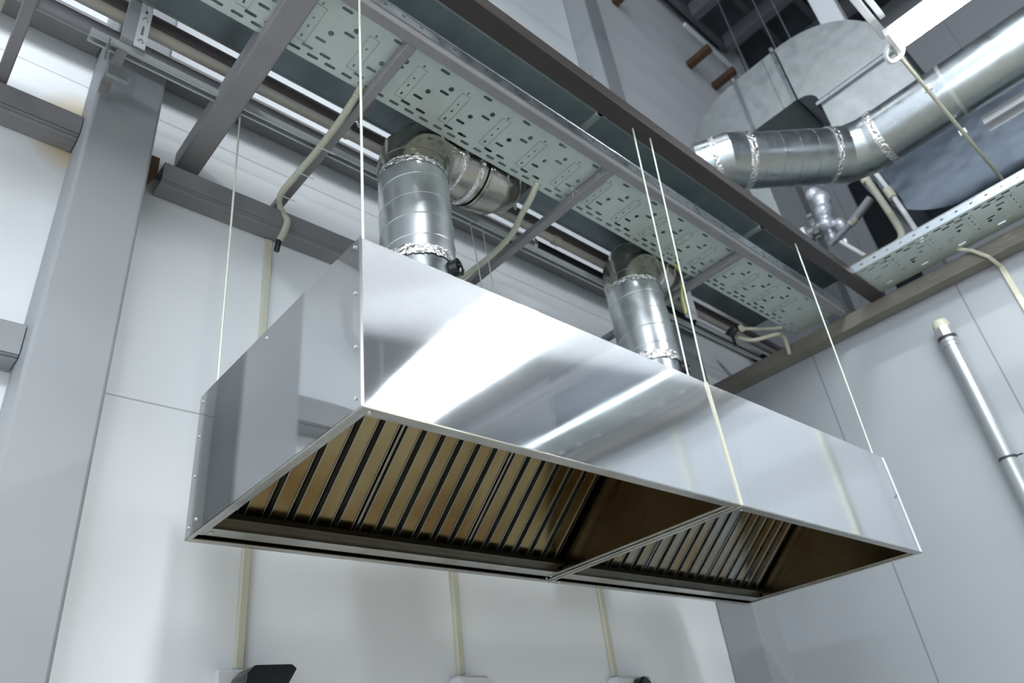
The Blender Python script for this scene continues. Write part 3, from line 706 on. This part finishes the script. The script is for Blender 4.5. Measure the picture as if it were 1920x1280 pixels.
# ------------------------------------------------------------------ lamps
def lamp(x, y0, y1, z, label, hook=False, w=.17, e='lamp'):
    t = thing('batten_lamp', label, 'ceiling lamp', (x, (y0+y1)/2, z))
    pr = [(x+w/2*math.cos(a), z+.035*math.sin(a)) for a in [PI+PI*i/14 for i in range(15)]]
    obj('diffuser', MB().prism([(a, b) for a, b in pr], 'y', y0, y1), e, t)
    obj('housing', MB().prism([(x-w/2-.004, z+.001), (x+w/2+.004, z+.001), (x+w/2-.01, z+.045), (x-w/2+.01, z+.045)], 'y', y0+.001, y1-.001), 'white', t)
    for y in (y0+.002, y1-.002): obj('end_cap', MB().prism([(x-w/2-.004, z-.02), (x-w/4, z-.04), (x+w/4, z-.04), (x+w/2+.004, z-.02), (x+w/2+.004, z+.03), (x-w/2-.004, z+.03)], 'y', y-.010, y+.010), 'white', t)
    if not hook:
        for y in (y0+.2, y1-.2): obj('suspension_wire', MB().cyl((x, y, z+.04), (x, y, ROOF), .003, 6), 'galv', t)
    if hook: obj('cable_loop', MB().sweep(smooth_path([(x-.03, y1+.015, z-.02), (x+.0, y1+.06, z-.055), (x+.055, y1+.055, z-.07), (x+.085, y1+.0, z-.04), (x+.07, y1-.03, z)], 8), .012, 12), 'white', t)
def lit(k):
    if k not in M: M[k] = mat('lit lamp diffuser %d' % k, (.9, .95, 1), .4, emit=((.93, .97, 1.0), k))
    return M[k]
lamp(2.78, -1.95, -1.02, 2.50, 'glowing batten lamp under the white rail beside the big round duct', True, e=lit(80))
lamp(2.92, -4.7, -2.02, 2.53, 'wide glowing lamp panel behind the camera, next along from the batten lamp', e=lit(10), w=.86)
lamp(-1.0, -3.5, -2.05, 2.60, 'glowing batten lamp behind the camera above the long hood', e=lit(170))
lamp(2.0, -.9, .5, 5.9, 'added fill lamp high above the flat duct, out of view', e=lit(13), w=.2)  # unseen light added to brighten the upper wall and tall duct
lamp(-.8, -3.6, -1.8, 5.8, 'added unseen fill lamp high above the camera', e=lit(190), w=.25)  # extra light put in out of view to lift the upper white wall
lamp(-1.8, -3.6, -2.1, 3.0, 'added unseen fill lamp behind the camera on the column side', e=lit(45), w=.25)  # unseen fill added to brighten the wall from the column side
t = thing('lamp_rail', 'white rail running past the lamp toward the partition side', 'rail', (3.8, -1.0, 2.56))
obj('rail', MB().box(1.4, -1.022, 2.572, 2.80, -.982, 2.612).box(1.4, -1.065, 2.572, 2.66, -1.035, 2.612), 'white', t, bevel=.004)
obj('conduit_tube', MB().cyl((2.83, -1.0, 2.54), (6.2, -1.03, 2.38), .011, 14), 'cream', t)
for x in (3.32, 3.9): obj('conduit_clip', MB().box(x, -1.028, 2.51, x+.018, -.985, 2.55), 'white', t)
for x, nm in ((1.8, 'thin wire holding up the white lamp rail, the one nearer the column'), (2.5, 'thin wire holding up the white lamp rail beside the lamp')):
    obj('suspension_wire', MB().cyl((x, -1.0, 2.60), (x, -1.0, 9.4), .003, 6), 'galv', label=nm, cat='wire', loc=(x, -1.0, 2.6))

# white cable channel lower right
t = thing('cable_channel', 'white open channel beside the big round duct above the perforated tray', 'cable channel', (4.14, -2.2, 2.6))
obj('channel', MB().box(4.06, -5, 2.66, 4.17, -1.12, 2.664).box(4.06, -5, 2.60, 4.064, -1.12, 2.66).box(4.166, -5, 2.60, 4.17, -1.12, 2.66), 'whitesteel', t)
for i, (x, y) in enumerate(((5.35, -1.02), (5.45, -1.17), (5.55, -1.32), (5.62, -1.47))):
    obj('riser_pipe', MB().cyl((x, y, 1.0), (x, y, 3.9), .045 if i % 2 else .03, 20), 'silver', label=['slim silver riser nearest the shiny lower duct', 'fat silver riser second from the shiny lower duct', 'slim silver riser third from the shiny lower duct', 'fat silver riser cut by the frame edge'][i],
        cat='pipe', loc=(x, y, 1.0)) if False else None

# ------------------------------------------------------------------ valves and pipes beyond the dark beam
t = thing('wrapped_valve', 'foil wrapped valve with lumpy lagging beyond the dark beam', 'valve', (4.45, .16, 2.6))
o = MB()
for (y, z_, r, sc) in ((.17, 3.27, .075, (1, 1, 1)), (.13, 3.18, .085, (1, .9, 1.1)), (.15, 3.06, .085, (1, .9, 1.1)), (.17, 2.94, .075, (1, .9, 1)), (.07, 2.86, .06, (1, .8, 1.3)), (.17, 2.80, .045, (1, .8, 1.6)), (.10, 2.70, .042, (1, .9, 1.5))):
    o.ball((4.6, y, z_), r, 18, sc)
ob = obj('lagging', o, 'lagging', t, sharp=180)
rm = ob.modifiers.new('merge', 'REMESH'); rm.mode = 'VOXEL'; rm.voxel_size = .012; rm.use_smooth_shade = True; sm = ob.modifiers.new('relax', 'SMOOTH'); sm.factor = .8; sm.iterations = 8
obj('valve_body', MB().cyl((4.62, .40, 2.95), (4.62, .16, 2.98), .05, 20).cyl((4.62, .38, 2.90), (4.62, .38, 3.02), .07, 16).cyl((4.62, .27, 2.97), (4.62, .24, 2.97), .085, 24), 'silver', t)
vr = MB()
for k in range(5): vr.cyl((4.55, .275-k*.0, 3.08-k*.06), (4.55, .235, 3.08-k*.06), .018, 8)
obj('flange_bolt', vr, 'bolt', t)
obj('outlet_pipe', MB().cyl((4.55, .20, 2.72), (4.55, -.02, 2.80), .025, 16).cyl((4.55, -.02, 2.80), (4.55, -.22, 2.905), .035, 16), 'pipe_grey', t)
obj('brass_joint', MB().cyl((4.55, .0, 2.79), (4.55, -.06, 2.815), .034, 12), 'cream2', t)
obj('white_conduit', MB().cyl((4.56, .12, 2.70), (4.58, .0, 2.48), .018, 14), 'white', label='short white conduit slanting down below the wrapped valve', cat='conduit', loc=(4.57, .06, 2.48))
t = thing('pipe_loop', 'cream pipes bending round above the far cable tray', 'pipe', (4.6, -.25, 2.4))
obj('bent_pipe', MB().sweep(smooth_path([(4.52, -.25, 3.12), (4.51, -.27, 2.98), (4.50, -.31, 2.54), (4.50, -.30, 2.43), (4.50, -.25, 2.40), (4.50, -.13, 2.40)], 8), .026, 18), 'cream2', t)
obj('bent_pipe', MB().sweep(smooth_path([(4.55, -.33, 3.1), (4.55, -.36, 2.86), (4.55, -.39, 2.52), (4.55, -.40, 2.32)], 8), .02, 16), 'white', t)
obj('pipe_union', MB().cyl((4.55, -.35, 2.90), (4.55, -.36, 2.80), .034, 14), 'cream', t)
obj('pipe_union', MB().cyl((4.52, -.25, 3.10), (4.52, -.255, 3.03), .036, 14), 'cream', t)
obj('far_rail', MB().box(4.52, -.1, 2.42, 4.56, 1.4, 2.46), 'brown', label='brown rail behind the dark beam under the wrapped valve', cat='rail', loc=(4.54, .6, 2.42))
girt_z = 5.42
obj('end_wall_girt', MB().box(XE-.16, -2.6, girt_z, XE-.005, .275, girt_z+.19), 'rust', label='brown beam on the far end wall below the curved shiny duct', cat='wall beam', loc=(XE-.08, -1, girt_z))

# ------------------------------------------------------------------ roof steel
def beam_x(y, z, x0, x1, h, w, label): obj('roof_purlin', MB().box(x0, y-w/2, z, x1, y+w/2, z+h), 'truss', label=label, cat='roof beam', loc=((x0+x1)/2, y, z))
for i, y in enumerate((1.36, .75, .15, -.45, -1.05)):
    beam_x(y, 9.16, 3, XE, .16, .09, ['dark roof purlin hugging the top of the white wall', 'dark roof purlin second out from the white wall', 'dark roof purlin third out from the white wall', 'dark roof purlin fourth out from the white wall', 'dark roof purlin fifth out from the white wall'][i])
for i, x in enumerate((6.6, 7.5, 8.5)):
    obj('roof_truss', MB().box(x, -3, 8.9, x+.12, 1.5, 9.1).box(x, -3, 8.1, x+.12, 1.5, 8.22) if False else MB().box(x, -3, 8.82, x+.14, 1.25, 9.10), 'truss',
        label=['dark roof rafter nearest the steel column', 'dark roof rafter midway to the end wall', 'dark roof rafter next to the end wall'][i], cat='roof beam', loc=(x, -1, 8.9))
for i, (x, lab) in enumerate(((4.80, 'brown bracket stub on the white wall nearest the steel column'), (6.42, 'brown bracket stub on the white wall, middle one below the roof'), (7.05, 'brown bracket stub on the white wall beside the tall duct'))):
    obj('wall_bracket', MB().box(x, 1.14, 7.80, x+.10, 1.515, 7.90), 'rust', label=lab, cat='bracket', loc=(x, 1.3, 7.80))
obj('slotted_batten', MB().box(5.95, 1.14, 7.92, 8.0, 1.19, 7.98), 'white', label='white slotted batten resting across the brown wall brackets', cat='batten', loc=(7, 1.16, 7.92))

# ------------------------------------------------------------------ world + camera
w = bpy.data.worlds.new('hall'); bpy.context.scene.world = w; w.use_nodes = True
w.node_tree.nodes['Background'].inputs[0].default_value = (.84, .90, .98, 1)
w.node_tree.nodes['Background'].inputs[1].default_value = 2.0
cam = bpy.data.cameras.new('camera'); co = bpy.data.objects.new('camera', cam); C.objects.link(co)
R_ = [[0.740978992382777, -0.66136097057095, -0.1164121963234756], [0.2791271430128791, 0.4610009505706105, -0.8423575022556997], [0.6107685084226857, 0.5916754094758752, 0.5261958180570074]]
rx, ry, rz = Vector(R_[0]), -Vector(R_[1]), -Vector(R_[2])
mw = Matrix(((rx[0], ry[0], rz[0], -.81985113), (rx[1], ry[1], rz[1], -1.29458302), (rx[2], ry[2], rz[2], -.80634542), (0, 0, 0, 1)))
co.matrix_world = mw
cam.sensor_width = 36; cam.lens = 1392.01416/1920*36; cam.clip_start = .05; cam.clip_end = 100
cam.dof.use_dof = True; cam.dof.focus_distance = 2.7; cam.dof.aperture_fstop = 2.4
sc = bpy.context.scene; sc.camera = co
sc.view_settings.view_transform = 'Standard'; sc.view_settings.look = 'None'; sc.view_settings.gamma = 1; sc.view_settings.exposure = .12
sc.view_settings.use_curve_mapping = False
